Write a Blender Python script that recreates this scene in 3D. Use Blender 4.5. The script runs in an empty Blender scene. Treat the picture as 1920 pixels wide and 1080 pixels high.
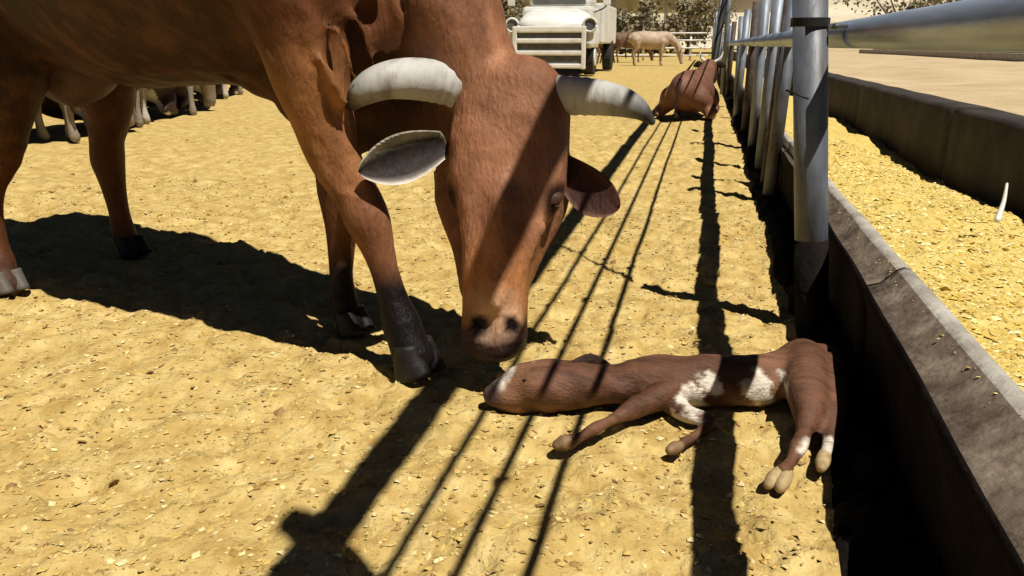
import bpy, bmesh, math, random
import numpy as np
from mathutils import Vector, Matrix
random.seed(7); rng = np.random.default_rng(11)
S = bpy.context.scene; COL = S.collection

# ---------------------------------------------------------------- camera, sky, sun, exposure
EYE = 0.75
TH = math.atan(455/1500); PH = math.atan(365/1500*math.cos(TH))
cd = bpy.data.cameras.new('camera'); cam = bpy.data.objects.new('camera', cd); COL.objects.link(cam)
cd.sensor_width = 36; cd.lens = 1500/1920*36; cd.clip_start = .02; cd.clip_end = 3000
cam.location = (0, 0, EYE); cam.rotation_euler = (math.pi/2-TH, 0, PH)
S.camera = cam
SUNV = Vector((.40, -.33, 1)).normalized()                 # towards the sun: right, a little behind the viewer
elev = math.asin(SUNV.z); azim = math.atan2(SUNV.x, SUNV.y)
w = bpy.data.worlds.new('World'); S.world = w; w.use_nodes = True
nt = w.node_tree; nt.nodes.clear()
sky = nt.nodes.new('ShaderNodeTexSky'); sky.sky_type = 'NISHITA'; sky.sun_disc = False
sky.sun_elevation = elev; sky.sun_rotation = azim
sky.air_density = .22; sky.dust_density = .02; sky.altitude = 1500; sky.ozone_density = 1.0
bg = nt.nodes.new('ShaderNodeBackground'); bg.inputs['Strength'].default_value = .05
wo = nt.nodes.new('ShaderNodeOutputWorld')
nt.links.new(sky.outputs[0], bg.inputs[0]); nt.links.new(bg.outputs[0], wo.inputs[0])
sl = bpy.data.lights.new('sun', 'SUN'); sl.energy = 5; sl.angle = math.radians(.5); sl.color = (1, .96, .865)
so = bpy.data.objects.new('sun', sl); COL.objects.link(so)
so.rotation_euler = SUNV.to_track_quat('Z', 'Y').to_euler(); so.location = (3, -3, 8)
S.view_settings.view_transform = 'Standard'; S.view_settings.look = 'None'
S.view_settings.exposure = .19; S.view_settings.gamma = 1; S.view_settings.use_curve_mapping = False

# where points of the photograph lie in the place (used once, to set out the animals)
_R = np.array([math.cos(PH), math.sin(PH), 0])
_F = np.array([-math.sin(PH)*math.cos(TH), math.cos(PH)*math.cos(TH), -math.sin(TH)]); _U = np.cross(_R, _F)
def _ray(x, y): return _F + _R*(x-960)/1500 - _U*(y-540)/1500
def G(x, y, z=0):
    r = _ray(x, y); return Vector(np.array([0, 0, EYE]) + r*(z-EYE)/r[2])
def D(x, y, Y):
    r = _ray(x, y); return Vector(np.array([0, 0, EYE]) + r*Y/r[1])

# ---------------------------------------------------------------- helpers
def link(name, me, parent=None):
    o = bpy.data.objects.new(name, me); COL.objects.link(o)
    if parent: o.parent = parent; o.matrix_parent_inverse = Matrix.Translation(-parent.location) if parent.parent is None else Matrix.Identity(4)
    return o
def tag(o, label=None, cat=None, group=None, kind=None):
    if label: o['label'] = label
    if cat: o['category'] = cat
    if group: o['group'] = group
    if kind: o['kind'] = kind
    return o
def thing(name, label, cat, loc=(0, 0, 0), group=None):
    o = bpy.data.objects.new(name, None); COL.objects.link(o); o.location = loc; o.empty_display_size = .1
    return tag(o, label, cat, group)
def mesh_np(name, V, F, mats, smooth=False, attr=None):
    me = bpy.data.meshes.new(name); V = np.asarray(V, np.float32); F = np.asarray(F, np.int32)
    n, k = F.shape
    me.vertices.add(len(V)); me.vertices.foreach_set('co', V.ravel())
    me.loops.add(n*k); me.loops.foreach_set('vertex_index', F.ravel())
    me.polygons.add(n); me.polygons.foreach_set('loop_start', np.arange(0, n*k, k, dtype=np.int32))
    me.polygons.foreach_set('loop_total', np.full(n, k, np.int32))
    me.polygons.foreach_set('use_smooth', np.full(n, smooth))
    me.update(calc_edges=True)
    if attr is not None: paint(me, attr)
    me.materials.append(mats)
    return me
def paint(me, cols, name='tint'):
    a = me.attributes.new(name, 'FLOAT_COLOR', 'POINT')
    c = np.ones((len(me.vertices), 4), np.float32); c[:, :3] = cols; a.data.foreach_set('color', c.ravel())
def from_bm(name, bm, m, parent=None, smooth=False, recalc=True):
    if recalc: bmesh.ops.recalc_face_normals(bm, faces=bm.faces)
    me = bpy.data.meshes.new(name); bm.to_mesh(me); bm.free(); me.materials.append(m)
    if smooth:
        for p in me.polygons: p.use_smooth = True
    return link(name, me, parent)
def box(bm, c, s, rot=None, bev=0):
    r = bmesh.ops.create_cube(bm, size=1)
    M = Matrix.Translation(c) @ (rot.to_4x4() if rot else Matrix.Identity(4)) @ Matrix.Diagonal((*s, 1))
    bmesh.ops.transform(bm, matrix=M, verts=r['verts'])
    if bev:
        es = list({e for v in r['verts'] for e in v.link_edges})
        bmesh.ops.bevel(bm, geom=es, offset=bev, segments=2, affect='EDGES', profile=.6)
def catmull(rows, sub):
    rows = np.array(rows, float); n = len(rows); out = []
    for i in range(n-1):
        p0 = rows[max(i-1, 0)]; p1 = rows[i]; p2 = rows[i+1]; p3 = rows[min(i+2, n-1)]
        for j in range(sub):
            t = j/sub
            out.append(.5*((2*p1)+(-p0+p2)*t+(2*p0-5*p1+4*p2-p3)*t*t+(-p0+3*p1-3*p2+p3)*t**3))
    out.append(rows[-1]); return np.array(out)
def tube(bm, pts, sub=4, seg=14, up=(0, 0, 1), power=2.0, caps=True):
    """pts: (point, r) or (point, ru, rv); ru across, rv along 'up'."""
    rows = []
    for p in pts:
        c = list(p[0]); ru = p[1]; rv = p[2] if len(p) > 2 else ru
        rows.append(c+[ru, rv])
    rows = catmull(rows, sub) if sub > 1 else np.array(rows, float)
    rows[:, 3:] = np.maximum(rows[:, 3:], 1e-4)
    rings = []; N = len(rows); up = Vector(up)
    def ring(c, t, ru, rv):
        a = t.cross(up)
        if a.length < 1e-3: a = t.cross(Vector((1, 0, 0)))
        a.normalize(); b = a.cross(t).normalized(); vs = []
        for k in range(seg):
            th = 2*math.pi*k/seg; cx, sy = math.cos(th), math.sin(th)
            e = 2/power
            x = math.copysign(abs(cx)**e, cx); y = math.copysign(abs(sy)**e, sy)
            vs.append(bm.verts.new(c + a*x*ru + b*y*rv))
        return vs
    for i in range(N):
        c = Vector(rows[i, :3]); t = (Vector(rows[min(i+1, N-1), :3])-Vector(rows[max(i-1, 0), :3])).normalized()
        ru, rv = rows[i, 3], rows[i, 4]
        if i == 0 and caps:
            for q in (.95, .75, .4): rings.append(ring(c-t*min(ru, rv)*q, t, ru*math.sqrt(1-q*q), rv*math.sqrt(1-q*q)))
        rings.append(ring(c, t, ru, rv))
        if i == N-1 and caps:
            for q in (.4, .75, .95): rings.append(ring(c+t*min(ru, rv)*q, t, ru*math.sqrt(1-q*q), rv*math.sqrt(1-q*q)))
    for A, B in zip(rings, rings[1:]):
        for k in range(seg): bm.faces.new((A[k], A[(k+1) % seg], B[(k+1) % seg], B[k]))
    bm.faces.new(rings[0][::-1]); bm.faces.new(rings[-1])
def tube_obj(name, pts, m, parent=None, **kw):
    bm = bmesh.new(); tube(bm, pts, **kw); return from_bm(name, bm, m, parent, smooth=True)
def pipe(name, a, b, r, m, parent=None, seg=24):
    a = Vector(a); b = Vector(b); bm = bmesh.new()
    tube(bm, [(a, r), (b, r)], sub=1, seg=seg, caps=False)
    o = from_bm(name, bm, m, parent)
    for p in o.data.polygons: p.use_smooth = len(p.vertices) == 4
    return o
def fuse(name, bm, voxel, m, parent=None, iters=8, fn=None, colfn=None):
    """unite overlapping forms into one continuous skin"""
    bmesh.ops.recalc_face_normals(bm, faces=bm.faces)
    me = bpy.data.meshes.new(name); bm.to_mesh(me); bm.free()
    t = bpy.data.objects.new('t', me); COL.objects.link(t)
    md = t.modifiers.new('r', 'REMESH'); md.mode = 'VOXEL'; md.voxel_size = voxel; md.adaptivity = 0
    sm = t.modifiers.new('s', 'SMOOTH'); sm.factor = .5; sm.iterations = iters
    dg = bpy.context.evaluated_depsgraph_get(); dg.update()
    out = bpy.data.meshes.new_from_object(t.evaluated_get(dg)); out.name = name
    bpy.data.objects.remove(t); bpy.data.meshes.remove(me)
    n = len(out.vertices); co = np.empty(n*3, np.float32); out.vertices.foreach_get('co', co); co = co.reshape(-1, 3)
    no = np.empty(n*3, np.float32); out.vertices.foreach_get('normal', no); no = no.reshape(-1, 3)
    if fn is not None:
        co = co + no*fn(co)[:, None]; out.vertices.foreach_set('co', co.astype(np.float32).ravel())
    if colfn is not None: paint(out, colfn(co))
    out.polygons.foreach_set('use_smooth', np.ones(len(out.polygons), bool)); out.update()
    out.materials.clear(); out.materials.append(m)
    return link(name, out, parent)
def vnoise(x, y, s, seed=0):
    x = np.asarray(x, float)/s; y = np.asarray(y, float)/s
    xi = np.floor(x).astype(np.int64); yi = np.floor(y).astype(np.int64); fx = x-xi; fy = y-yi
    fx = fx*fx*(3-2*fx); fy = fy*fy*(3-2*fy)
    def h(a, b):
        n = (a*374761393 + b*668265263 + seed*1442695041) & 0xffffffff
        n = ((n ^ (n >> 13))*1274126177) & 0xffffffff
        return ((n ^ (n >> 16)) & 0xffff)/65535.
    return (h(xi, yi)*(1-fx)+h(xi+1, yi)*fx)*(1-fy)+(h(xi, yi+1)*(1-fx)+h(xi+1, yi+1)*fx)*fy - .5
def n3(co, s, seed=0):
    return (vnoise(co[:, 0]+co[:, 2]*.7, co[:, 1]*.8+co[:, 2], s, seed)+vnoise(co[:, 1]-co[:, 2]*.6, co[:, 0]*.9+co[:, 2], s, seed+5))*.7

# ---------------------------------------------------------------- materials
def mat(name, base, rough=.7, metal=0, spec=.3, var=None, scale=8, bump=0, bscale=60, attr=False, stretch=None, detail=6, sheen=0):
    m = bpy.data.materials.new(name); m.use_nodes = True; t = m.node_tree; n = t.nodes; L = t.links
    P = n['Principled BSDF']; P.inputs['Roughness'].default_value = rough; P.inputs['Metallic'].default_value = metal
    P.inputs['Specular IOR Level'].default_value = spec
    if sheen: P.inputs['Sheen Weight'].default_value = sheen
    tc = n.new('ShaderNodeTexCoord'); mp = n.new('ShaderNodeMapping'); L.new(tc.outputs['Object'], mp.inputs[0])
    if stretch: mp.inputs['Scale'].default_value = stretch
    src = None
    if attr:
        a = n.new('ShaderNodeAttribute'); a.attribute_name = 'tint'; src = a.outputs['Color']
    if var is not None:
        nz = n.new('ShaderNodeTexNoise'); nz.inputs['Scale'].default_value = scale; nz.inputs['Detail'].default_value = detail
        nz.inputs['Roughness'].default_value = .65; L.new(mp.outputs[0], nz.inputs['Vector'])
        r = n.new('ShaderNodeValToRGB'); L.new(nz.outputs['Fac'], r.inputs[0])
        cs = [var[0], base, var[1]]
        r.color_ramp.elements[0].position = .30; r.color_ramp.elements[1].position = .70
        r.color_ramp.elements[0].color = (*cs[0], 1); r.color_ramp.elements[1].color = (*cs[2], 1)
        e = r.color_ramp.elements.new(.5); e.color = (*cs[1], 1)
        if src is not None:
            mx = n.new('ShaderNodeMix'); mx.data_type = 'RGBA'; mx.blend_type = 'MULTIPLY'; mx.inputs[0].default_value = 1
            L.new(src, mx.inputs[6]); L.new(r.outputs[0], mx.inputs[7]); src = mx.outputs[2]
        else: src = r.outputs[0]
    if src is not None: L.new(src, P.inputs['Base Color'])
    else: P.inputs['Base Color'].default_value = (*base, 1)
    if bump:
        b = n.new('ShaderNodeTexNoise'); b.inputs['Scale'].default_value = bscale; b.inputs['Detail'].default_value = 5
        L.new(mp.outputs[0], b.inputs['Vector'])
        bn = n.new('ShaderNodeBump'); bn.inputs['Strength'].default_value = 1; bn.inputs['Distance'].default_value = bump
        L.new(b.outputs['Fac'], bn.inputs['Height']); L.new(bn.outputs[0], P.inputs['Normal'])
    return m
M = {}
M['sand'] = mat('golden_litter', (.50, .355, .127), .95, spec=.1, var=((.36, .225, .065), (.64, .49, .21)), scale=13, bump=.012, bscale=45, detail=10)
M['chip'] = mat('litter_chips', (1, 1, 1), .9, spec=.1, attr=True, var=((.8, .8, .8), (1.15, 1.1, 1.0)), scale=30)
M['feed'] = mat('chopped_feed', (.66, .50, .15), .9, spec=.1, var=((.52, .34, .075), (.72, .56, .22)), scale=22, bump=.015, bscale=80, detail=10)
M['road'] = mat('dirt_road', (.50, .38, .23), .95, spec=.1, var=((.42, .31, .17), (.58, .46, .30)), scale=1.2, bump=.02, bscale=14, detail=10)
M['hill'] = mat('dry_hill', (.55, .48, .34), .95, spec=.05, var=((.36, .32, .21), (.68, .60, .45)), scale=.05, detail=12)
M['concrete'] = mat('worn_concrete', (.36, .33, .28), .85, spec=.2, var=((.20, .17, .14), (.50, .46, .40)), scale=7, bump=.006, bscale=50, detail=10)
M['concrete_slope'] = mat('brown_concrete', (.16, .122, .092), .9, spec=.1, var=((.07, .05, .036), (.27, .22, .17)), scale=14, bump=.006, bscale=50, detail=10)  # lip slope, a darker brown than the rim
M['painted_shade'] = mat('shade_black_concrete', (.010, .008, .007), .95, spec=.05, var=((.005, .004, .004), (.02, .015, .012)), scale=9, bump=.006, bscale=40)  # near-black colour standing in for shade on wall, ground strip and post foot
M['concrete_dark'] = mat('shade_dark_concrete', (.045, .036, .032), .85, spec=.15, var=((.025, .02, .018), (.075, .062, .055)), scale=4, bump=.006, bscale=40, detail=10)  # darker copy of the concrete, the far wall's shade put into its colour
M['steel'] = mat('rubbed_steel', (.40, .48, .62), .32, metal=.55, spec=.6, var=((.28, .31, .38), (.52, .60, .74)), scale=9, bump=.002, bscale=18, stretch=(1, .15, 1))  # bluish base colour stands in for the reflected sky
M['galv'] = mat('weathered_galvanised_steel', (.15, .17, .205), .5, metal=.2, spec=.5, var=((.06, .052, .05), (.30, .34, .40)), scale=6, bump=.002, bscale=40, stretch=(1, 1, .35))
M['rust'] = mat('dark_rusty_pipe', (.07, .05, .045), .7, metal=.1, var=((.03, .025, .025), (.13, .10, .09)), scale=10, bump=.003, bscale=30)
M['black'] = mat('black_iron', (.012, .011, .01), .6, spec=.3)
M['cable'] = mat('steel_cable', (.18, .16, .14), .5, metal=.7, bump=.001, bscale=200)
M['coat'] = mat('red_brown_coat', (1, 1, 1), .55, spec=.16, attr=True, var=((.55, .50, .47), (1.45, 1.45, 1.45)), scale=9, bump=.005, bscale=110, stretch=(1, 1, .35), detail=8)
M['calfcoat'] = mat('calf_coat', (1, 1, 1), .6, spec=.25, attr=True, var=((.5, .46, .42), (1.45, 1.42, 1.4)), scale=34, bump=.003, bscale=190, stretch=(.5, 1.6, 1), detail=8)
M['darkcoat'] = mat('dark_coat', (1, 1, 1), .6, spec=.25, attr=True, var=((.7, .7, .7), (1.3, 1.3, 1.3)), scale=6, bump=.005, bscale=40)
M['horn'] = mat('horn', (1, 1, 1), .6, spec=.3, attr=True, var=((.5, .46, .40), (1.1, 1.1, 1.1)), scale=14, bump=.006, bscale=24, stretch=(1.5, .5, .5))
M['hoof'] = mat('hoof', (.010, .008, .007), .6, var=((.006, .005, .004), (.024, .02, .016)), scale=30, bump=.002, bscale=60)
M['brownhoof'] = mat('brown_hoof', (.20, .12, .06), .6, var=((.12, .07, .04), (.30, .19, .10)), scale=40, bump=.002, bscale=60)
M['palehoof'] = mat('pale_hoof', (.38, .27, .13), .7, var=((.22, .15, .07), (.50, .38, .20)), scale=40, bump=.002, bscale=60)
M['eye'] = mat('dark_eye', (.008, .006, .005), .08, spec=.6)
M['lid'] = mat('eyelid_skin', (.06, .025, .014), .6, bump=.003, bscale=90)
M['ear'] = mat('ear_hair', (1, 1, 1), .7, attr=True, var=((.6, .6, .6), (1.3, 1.3, 1.3)), scale=25, bump=.005, bscale=90, stretch=(1, 1, .4))
M['hide_dark'] = mat('tail_hair', (.03, .015, .01), .7, bump=.01, bscale=80)
M['paint'] = mat('white_truck_paint', (.74, .73, .68), .35, spec=.5, var=((.60, .57, .50), (.80, .79, .76)), scale=1.5)
M['grey'] = mat('grey_plastic', (.10, .10, .095), .5, var=((.07, .07, .065), (.15, .14, .13)), scale=6)
M['glass'] = mat('dusty_windscreen', (.12, .125, .11), .18, spec=.6, var=((.08, .08, .07), (.2, .19, .16)), scale=2)
M['rubber'] = mat('tyre_rubber', (.03, .028, .025), .85, bump=.01, bscale=30)
M['white'] = mat('white_pipe_paint', (.72, .70, .64), .5, var=((.55, .50, .42), (.8, .78, .74)), scale=2)
M['shrub'] = mat('dry_shrub_leaves', (1, 1, 1), .9, spec=.1, attr=True)
M['trunk'] = mat('grey_brown_bark', (.13, .10, .075), .9, bump=.02, bscale=20, var=((.08, .06, .045), (.19, .15, .11)), scale=6)
M['roof'] = mat('pale_roof_sheet', (.62, .60, .54), .4, spec=.4, var=((.5, .47, .4), (.7, .68, .63)), scale=.8)

# ---------------------------------------------------------------- ground
_pr = np.random.default_rng(5); PRINTS = np.stack([_pr.uniform(-3.6, .15, 110), _pr.uniform(.8, 6, 110), _pr.uniform(0, 6.28, 110), _pr.uniform(.5, 1, 110)], 1)
def prints(x, y):
    h = np.zeros(np.shape(x)); sel = (x > -4) & (x < .4) & (y > .6) & (y < 6.3); xa = x[sel]; ya = y[sel]; ha = np.zeros(xa.shape)
    for px, py, a, k in PRINTS:
        u = (xa-px)*math.cos(a)+(ya-py)*math.sin(a); v = -(xa-px)*math.sin(a)+(ya-py)*math.cos(a)
        m = (abs(u) < .12) & (abs(v) < .12); uu = u[m]; vv = np.abs(v[m])-.022      # two cloven toes
        q = (uu/.055)**2+(vv/.019)**2
        ha[m] += k*(-.016*np.exp(-q**2)+.006*np.exp(-((np.sqrt((uu/.075)**2+(v[m]/.058)**2)-1)/.22)**2))
    h[sel] = ha; return h
def ground_h(x, y):
    x = np.asarray(x, float); y = np.asarray(y, float)
    d = np.hypot(x, y); near = np.clip(1-(d-6)/10, 0, 1)
    h = .05*vnoise(x, y, .9, 1)*near + near*(.028*vnoise(x, y, .22, 2)+.026*vnoise(x, y, .075, 3)+.016*vnoise(x, y, .034, 4)+.009*vnoise(x+y*.3, y, .019, 5))
    h += -.09*np.clip(vnoise(x*.8, y, .055, 9)-.33, 0, 1)*near*2*np.clip(.6+2*vnoise(x, y, .5, 12), 0, 1)
    h += .10*vnoise(x, y, 6, 6)*np.clip((d-8)/10, 0, 1)
    return h - .012 + prints(x, y)
def axis(parts):
    out = []
    for a, b, s in parts: out.append(np.arange(a, b, s))
    out.append([parts[-1][1]]); return np.concatenate(out)
xs = axis([(-700, -60, 40), (-60, -14, 2), (-14, -4, .2), (-4, -2, .04), (-2, .5, .013), (.5, 3, .1), (3, 20, 1), (20, 700, 40)])
ys = axis([(-60, -2, 4), (-2, .7, .1), (.7, 3.4, .013), (3.4, 6, .035), (6, 14, .12), (14, 40, 1), (40, 900, 20)])
Xg, Yg = np.meshgrid(xs, ys); Z = ground_h(Xg, Yg)
V = np.stack([Xg.ravel(), Yg.ravel(), Z.ravel()], 1); nx, ny = len(xs), len(ys)
I = np.arange(nx*ny).reshape(ny, nx); Fq = np.stack([I[:-1, :-1].ravel(), I[:-1, 1:].ravel(), I[1:, 1:].ravel(), I[1:, :-1].ravel()], 1)
tag(link('ground', mesh_np('ground', V, Fq, M['sand'], True)), kind='structure')

def scatter(name, n, area, hfun, smin, smax, cols, m, parent=None, dens=None):
    x0, x1, y0, y1 = area
    x = rng.uniform(x0, x1, n); y = y0+(y1-y0)*rng.random(n)**1.5
    if dens is not None:
        keep = dens(x, y) > rng.random(n); x = x[keep]; y = y[keep]; n = len(x)
    z = hfun(x, y)
    base = np.array([[1, 0, 0], [-1, 0, 0], [0, 1, 0], [0, -1, 0], [0, 0, 1], [0, 0, -1]], float)
    fa = np.array([[0, 2, 4], [2, 1, 4], [1, 3, 4], [3, 0, 4], [2, 0, 5], [1, 2, 5], [3, 1, 5], [0, 3, 5]])
    s = smin*(smax/smin)**(rng.random(n)**1.8); el = rng.uniform(.25, 1, n); fl = rng.uniform(.2, .6, n)
    P = base[None]*np.stack([s, s*el, s*fl*np.maximum(el, .3)], 1)[:, None]*(1+.35*(rng.random((n, 6, 1))-.5))
    a = rng.uniform(0, 6.283, n); ti = rng.normal(0, .3, n)
    ct, st = np.cos(ti), np.sin(ti); px = P[..., 0]*ct[:, None]-P[..., 2]*st[:, None]; pz = P[..., 0]*st[:, None]+P[..., 2]*ct[:, None]
    ca, sa = np.cos(a), np.sin(a); qx = px*ca[:, None]-P[..., 1]*sa[:, None]; qy = px*sa[:, None]+P[..., 1]*ca[:, None]
    V = np.stack([qx+x[:, None], qy+y[:, None], pz+z[:, None]+(s*fl*.3)[:, None]], 2).reshape(-1, 3)
    F = (fa[None]+6*np.arange(n)[:, None, None]).reshape(-1, 3)
    ci = rng.integers(0, len(cols), n); c = np.array(cols)[ci]*rng.uniform(.85, 1.15, (n, 1))
    return tag(link(name, mesh_np(name, V, F, m, False, np.repeat(c, 6, 0)), parent), kind='stuff')
straw = [(.55, .38, .13), (.60, .44, .17), (.48, .32, .10), (.70, .56, .28), (.33, .21, .07), (.53, .36, .12)]
scatter('straw_litter', 60000, (-3.4, .42, .75, 4.2), ground_h, .002, .0105, straw, M['chip'])
scatter('dung_clods', 1500, (-4.5, .40, .85, 7), ground_h, -.0 + .006, .019, [(.34, .21, .08), (.44, .29, .11), (.26, .16, .07)], M['chip'])

# ---------------------------------------------------------------- feed bunk
bunk = thing('feed_bunk', 'long low concrete feed bunk full of golden feed along the fence', 'feed trough', (.75, 2, 0))
def pen_edge(y): return .300+.105*(1-math.exp(-max(y, 0)/1.7))
def wall_panel(y0, y1, prof, m, name='wall_panel', zdrop=0):
    bm = bmesh.new(); n = max(2, int((y1-y0)/.12)); rings = []
    for i in range(n+1):
        y = y0+(y1-y0)*i/n; pr = prof(y)
        rings.append([bm.verts.new((x+.0022*math.sin(y*9+k*.8), y, z+.0016*math.sin(y*7+k*.7))) for k, (x, z) in enumerate(pr)])
    k = len(rings[0])
    for A, B in zip(rings, rings[1:]):
        for j in range(k): bm.faces.new((A[j], A[(j+1) % k], B[(j+1) % k], B[j]))
    bm.faces.new(rings[0][::-1]); bm.faces.new(rings[-1])
    o = from_bm(name, bm, m, bunk, smooth=True)
    md = o.data
    for p in md.polygons: p.use_smooth = True
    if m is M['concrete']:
        md.materials.append(M['painted_shade']); md.materials.append(M['concrete_slope'])
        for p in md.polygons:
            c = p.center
            if c.z < .252 and c.x < .43: p.material_index = 1  # pen face coloured black in place of its shade
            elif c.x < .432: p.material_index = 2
    return o
def prof_pen(y):
    a = pen_edge(y)
    return [(a+.035, -.08), (a+.012, .20), (a-.002, .238), (a+.006, .250), (a+.03, .258), (.405+.022, .290), (.442, .297), (.458, .292), (.468, .278), (.48, .2), (.50, -.08)]
def prof_far(y): return [(1.13, -.08), (1.145, .45), (1.155, .467), (1.17, .472), (1.31, .470), (1.325, .44), (1.36, -.08)]
yy = -.6
while yy < 42:
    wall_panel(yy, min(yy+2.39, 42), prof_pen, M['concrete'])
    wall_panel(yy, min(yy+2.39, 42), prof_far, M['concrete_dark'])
    yy += 2.4
def feed_h(x, y):
    x = np.asarray(x, float); t = np.clip((x-.46)/.68, 0, 1)
    z = .272-.07*t - .075*t**2 + .095*vnoise(x, y, .5, 21)*t + .03*vnoise(x, y, .16, 22)*np.clip(t*4, 0, 1)+.018*vnoise(x, y, .06, 23)*np.clip(t*6, 0, 1)+.008*vnoise(x, y, .02, 24)
    return z
fx = axis([(.455, 1.16, .012)]); fy = axis([(-.5, .6, .08), (.6, 4.5, .014), (4.5, 9, .06), (9, 41, .4)])
Xg, Yg = np.meshgrid(fx, fy); V = np.stack([Xg.ravel(), Yg.ravel(), feed_h(Xg, Yg).ravel()], 1); nx, ny = len(fx), len(fy)
I = np.arange(nx*ny).reshape(ny, nx); Fq = np.stack([I[:-1, :-1].ravel(), I[:-1, 1:].ravel(), I[1:, 1:].ravel(), I[1:, :-1].ravel()], 1)
tag(link('feed_heap', mesh_np('feed_heap', V, Fq, M['feed'], True)), kind='stuff')
scatter('chopped_stalks', 15000, (.47, 1.12, .8, 5.0), feed_h, .003, .014, [(.68, .50, .15), (.74, .58, .22), (.58, .40, .09), (.80, .68, .34), (.50, .32, .08)], M['chip'])
scatter('spilled_feed', 260, (.405, .478, .7, 4.0), lambda x, y: np.interp(x, [.40, .427, .442, .458, .468, .49], [.279, .288, .295, .290, .276, .268]), .0015, .005, [(.68, .50, .15), (.74, .58, .22), (.40, .28, .10)], M['chip'])
st = D(1888, 345, 2.62); st2 = D(1870, 412, 2.5)  # ends of a thin white upright sliver at the feed's far side
tag(tube_obj('pale_sliver', [(st, .004), ((st+st2)/2+Vector((.004, 0, 0)), .006), (st2, .009)], M['white'], sub=3, seg=8),
    'thin white stalk standing up in the shaded far side of the feed', 'sliver')

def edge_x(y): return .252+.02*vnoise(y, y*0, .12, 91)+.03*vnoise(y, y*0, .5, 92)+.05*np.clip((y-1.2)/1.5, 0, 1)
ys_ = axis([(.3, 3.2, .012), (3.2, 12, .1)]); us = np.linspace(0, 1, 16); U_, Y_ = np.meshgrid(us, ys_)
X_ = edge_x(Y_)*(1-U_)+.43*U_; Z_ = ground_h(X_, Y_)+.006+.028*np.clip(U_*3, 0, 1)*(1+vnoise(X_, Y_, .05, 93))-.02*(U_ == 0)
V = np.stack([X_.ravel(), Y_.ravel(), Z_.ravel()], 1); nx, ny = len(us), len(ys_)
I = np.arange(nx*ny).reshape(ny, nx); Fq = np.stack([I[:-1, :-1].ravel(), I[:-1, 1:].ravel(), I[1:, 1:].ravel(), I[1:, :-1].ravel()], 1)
tag(link('bunk_shade_strip', mesh_np('bunk_shade_strip', V, Fq, M['painted_shade'], True)), kind='stuff')  # black sheet added where the bunk wall's shadow falls
# ---------------------------------------------------------------- alley, opposite bunk
xs = axis([(1.33, 12, .35), (12, 60, 8)]); ys = axis([(-10, 30, .35), (30, 400, 12)])
Xg, Yg = np.meshgrid(xs, ys); Z = .33+.05*vnoise(Xg, Yg, 1.4, 31)*np.clip((Xg-1.4), 0, 1)+.03*np.sin(Xg*2.1)*np.clip((Xg-1.4)/2, 0, 1)
V = np.stack([Xg.ravel(), Yg.ravel(), Z.ravel()], 1); nx, ny = len(xs), len(ys)
I = np.arange(nx*ny).reshape(ny, nx); Fq = np.stack([I[:-1, :-1].ravel(), I[:-1, 1:].ravel(), I[1:, 1:].ravel(), I[1:, :-1].ravel()], 1)
tag(link('feed_alley_road', mesh_np('feed_alley_road', V, Fq, M['road'], True)), kind='structure')
opp = thing('feed_bunk', 'distant low concrete bunk on the far side of the dirt alley', 'feed trough', (8.8, 25, .3))
bm = bmesh.new(); box(bm, (8.75, 27, .42), (.14, 50, .22), bev=.02); from_bm('front_wall', bm, M['concrete'], opp)
bm = bmesh.new(); box(bm, (9.5, 27, .48), (.14, 50, .36), bev=.02); from_bm('back_wall', bm, M['concrete'], opp)
bm = bmesh.new(); box(bm, (9.125, 27, .40), (.606, 50, .1)); from_bm('trough_floor', bm, M['feed'], opp)
of = thing('pen_fence', 'distant pale post fence behind the bunk across the alley', 'fence', (9.7, 25, .3))
for i in range(14):
    pipe('post', (9.72, 8+i*2.6, .2), (9.72, 8+i*2.6, 1.5), .05, M['white'], of, 10)
for z in (.85, 1.45): pipe('rail', (9.79, 5, z), (9.79, 48, z), .03, M['white'], of, 8)

# ---------------------------------------------------------------- fence
fence = thing('pipe_and_cable_fence', 'grey steel pipe and cable fence with clamped post beside the feed bunk', 'fence', (.30, 2.3, 0))
AF = .30
pipe('rail', (.380, -1.2, .779), (.380, 46, .779), .037, M['steel'], fence, 32)
pipe('rail', (AF, -1.5, 2.115), (AF, 46, 2.115), .042, M['galv'], fence, 20)
for z in (1.27, 1.528, 1.785):
    bm = bmesh.new(); pts = []
    for i in range(120):
        y = -1.5+i*.4; pts.append(((AF, y, z-.012*math.sin(((y-.35) % 5)/5*math.pi)), .0092))
    tube(bm, pts, sub=1, seg=6, caps=False); from_bm('cable', bm, M['cable'], fence, smooth=True)
def short_post(y, x, r, top, lean=0, m=None):
    o = pipe('post', (x+lean, y, -.1), (x, y, top), r, m or M['galv'], fence, 28); return o
b0 = D(1521, 452, 2.3); b1 = D(1519, 20, 2.3)
pb = b0 + (b0-b1)*((b0.z+.1)/(b1.z-b0.z)); pt = b1 + (b1-b0)*.10
pipe('post', pb, pt, .044, M['galv'], fence, 32)
tt = (.235-pb.z)/(pt.z-pb.z); sv = pb+(pt-pb)*tt
pipe('post_foot_shade', pb-(pt-pb)*.02, sv, .0455, M['painted_shade'], fence, 28)  # black tube added so the post's foot sinks into the wall's shade
pipe('stay_rod', pt - Vector((0, 0, .03)), (AF, 2.42, 2.10), .008, M['cable'], fence, 8)
cz = D(1519, 42, 2.3)
bm = bmesh.new(); tube(bm, [(cz-Vector((0, 0, .011)), .049), (cz+Vector((0, 0, .011)), .049)], sub=1, seg=28, caps=False)
cl = from_bm('clamp', bm, M['black'], fence)
bm = bmesh.new(); box(bm, cz+Vector((.07, 0, -.01)), (.06, .05, .008), bev=.002); from_bm('clamp_plate', bm, M['galv'], fence)
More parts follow.
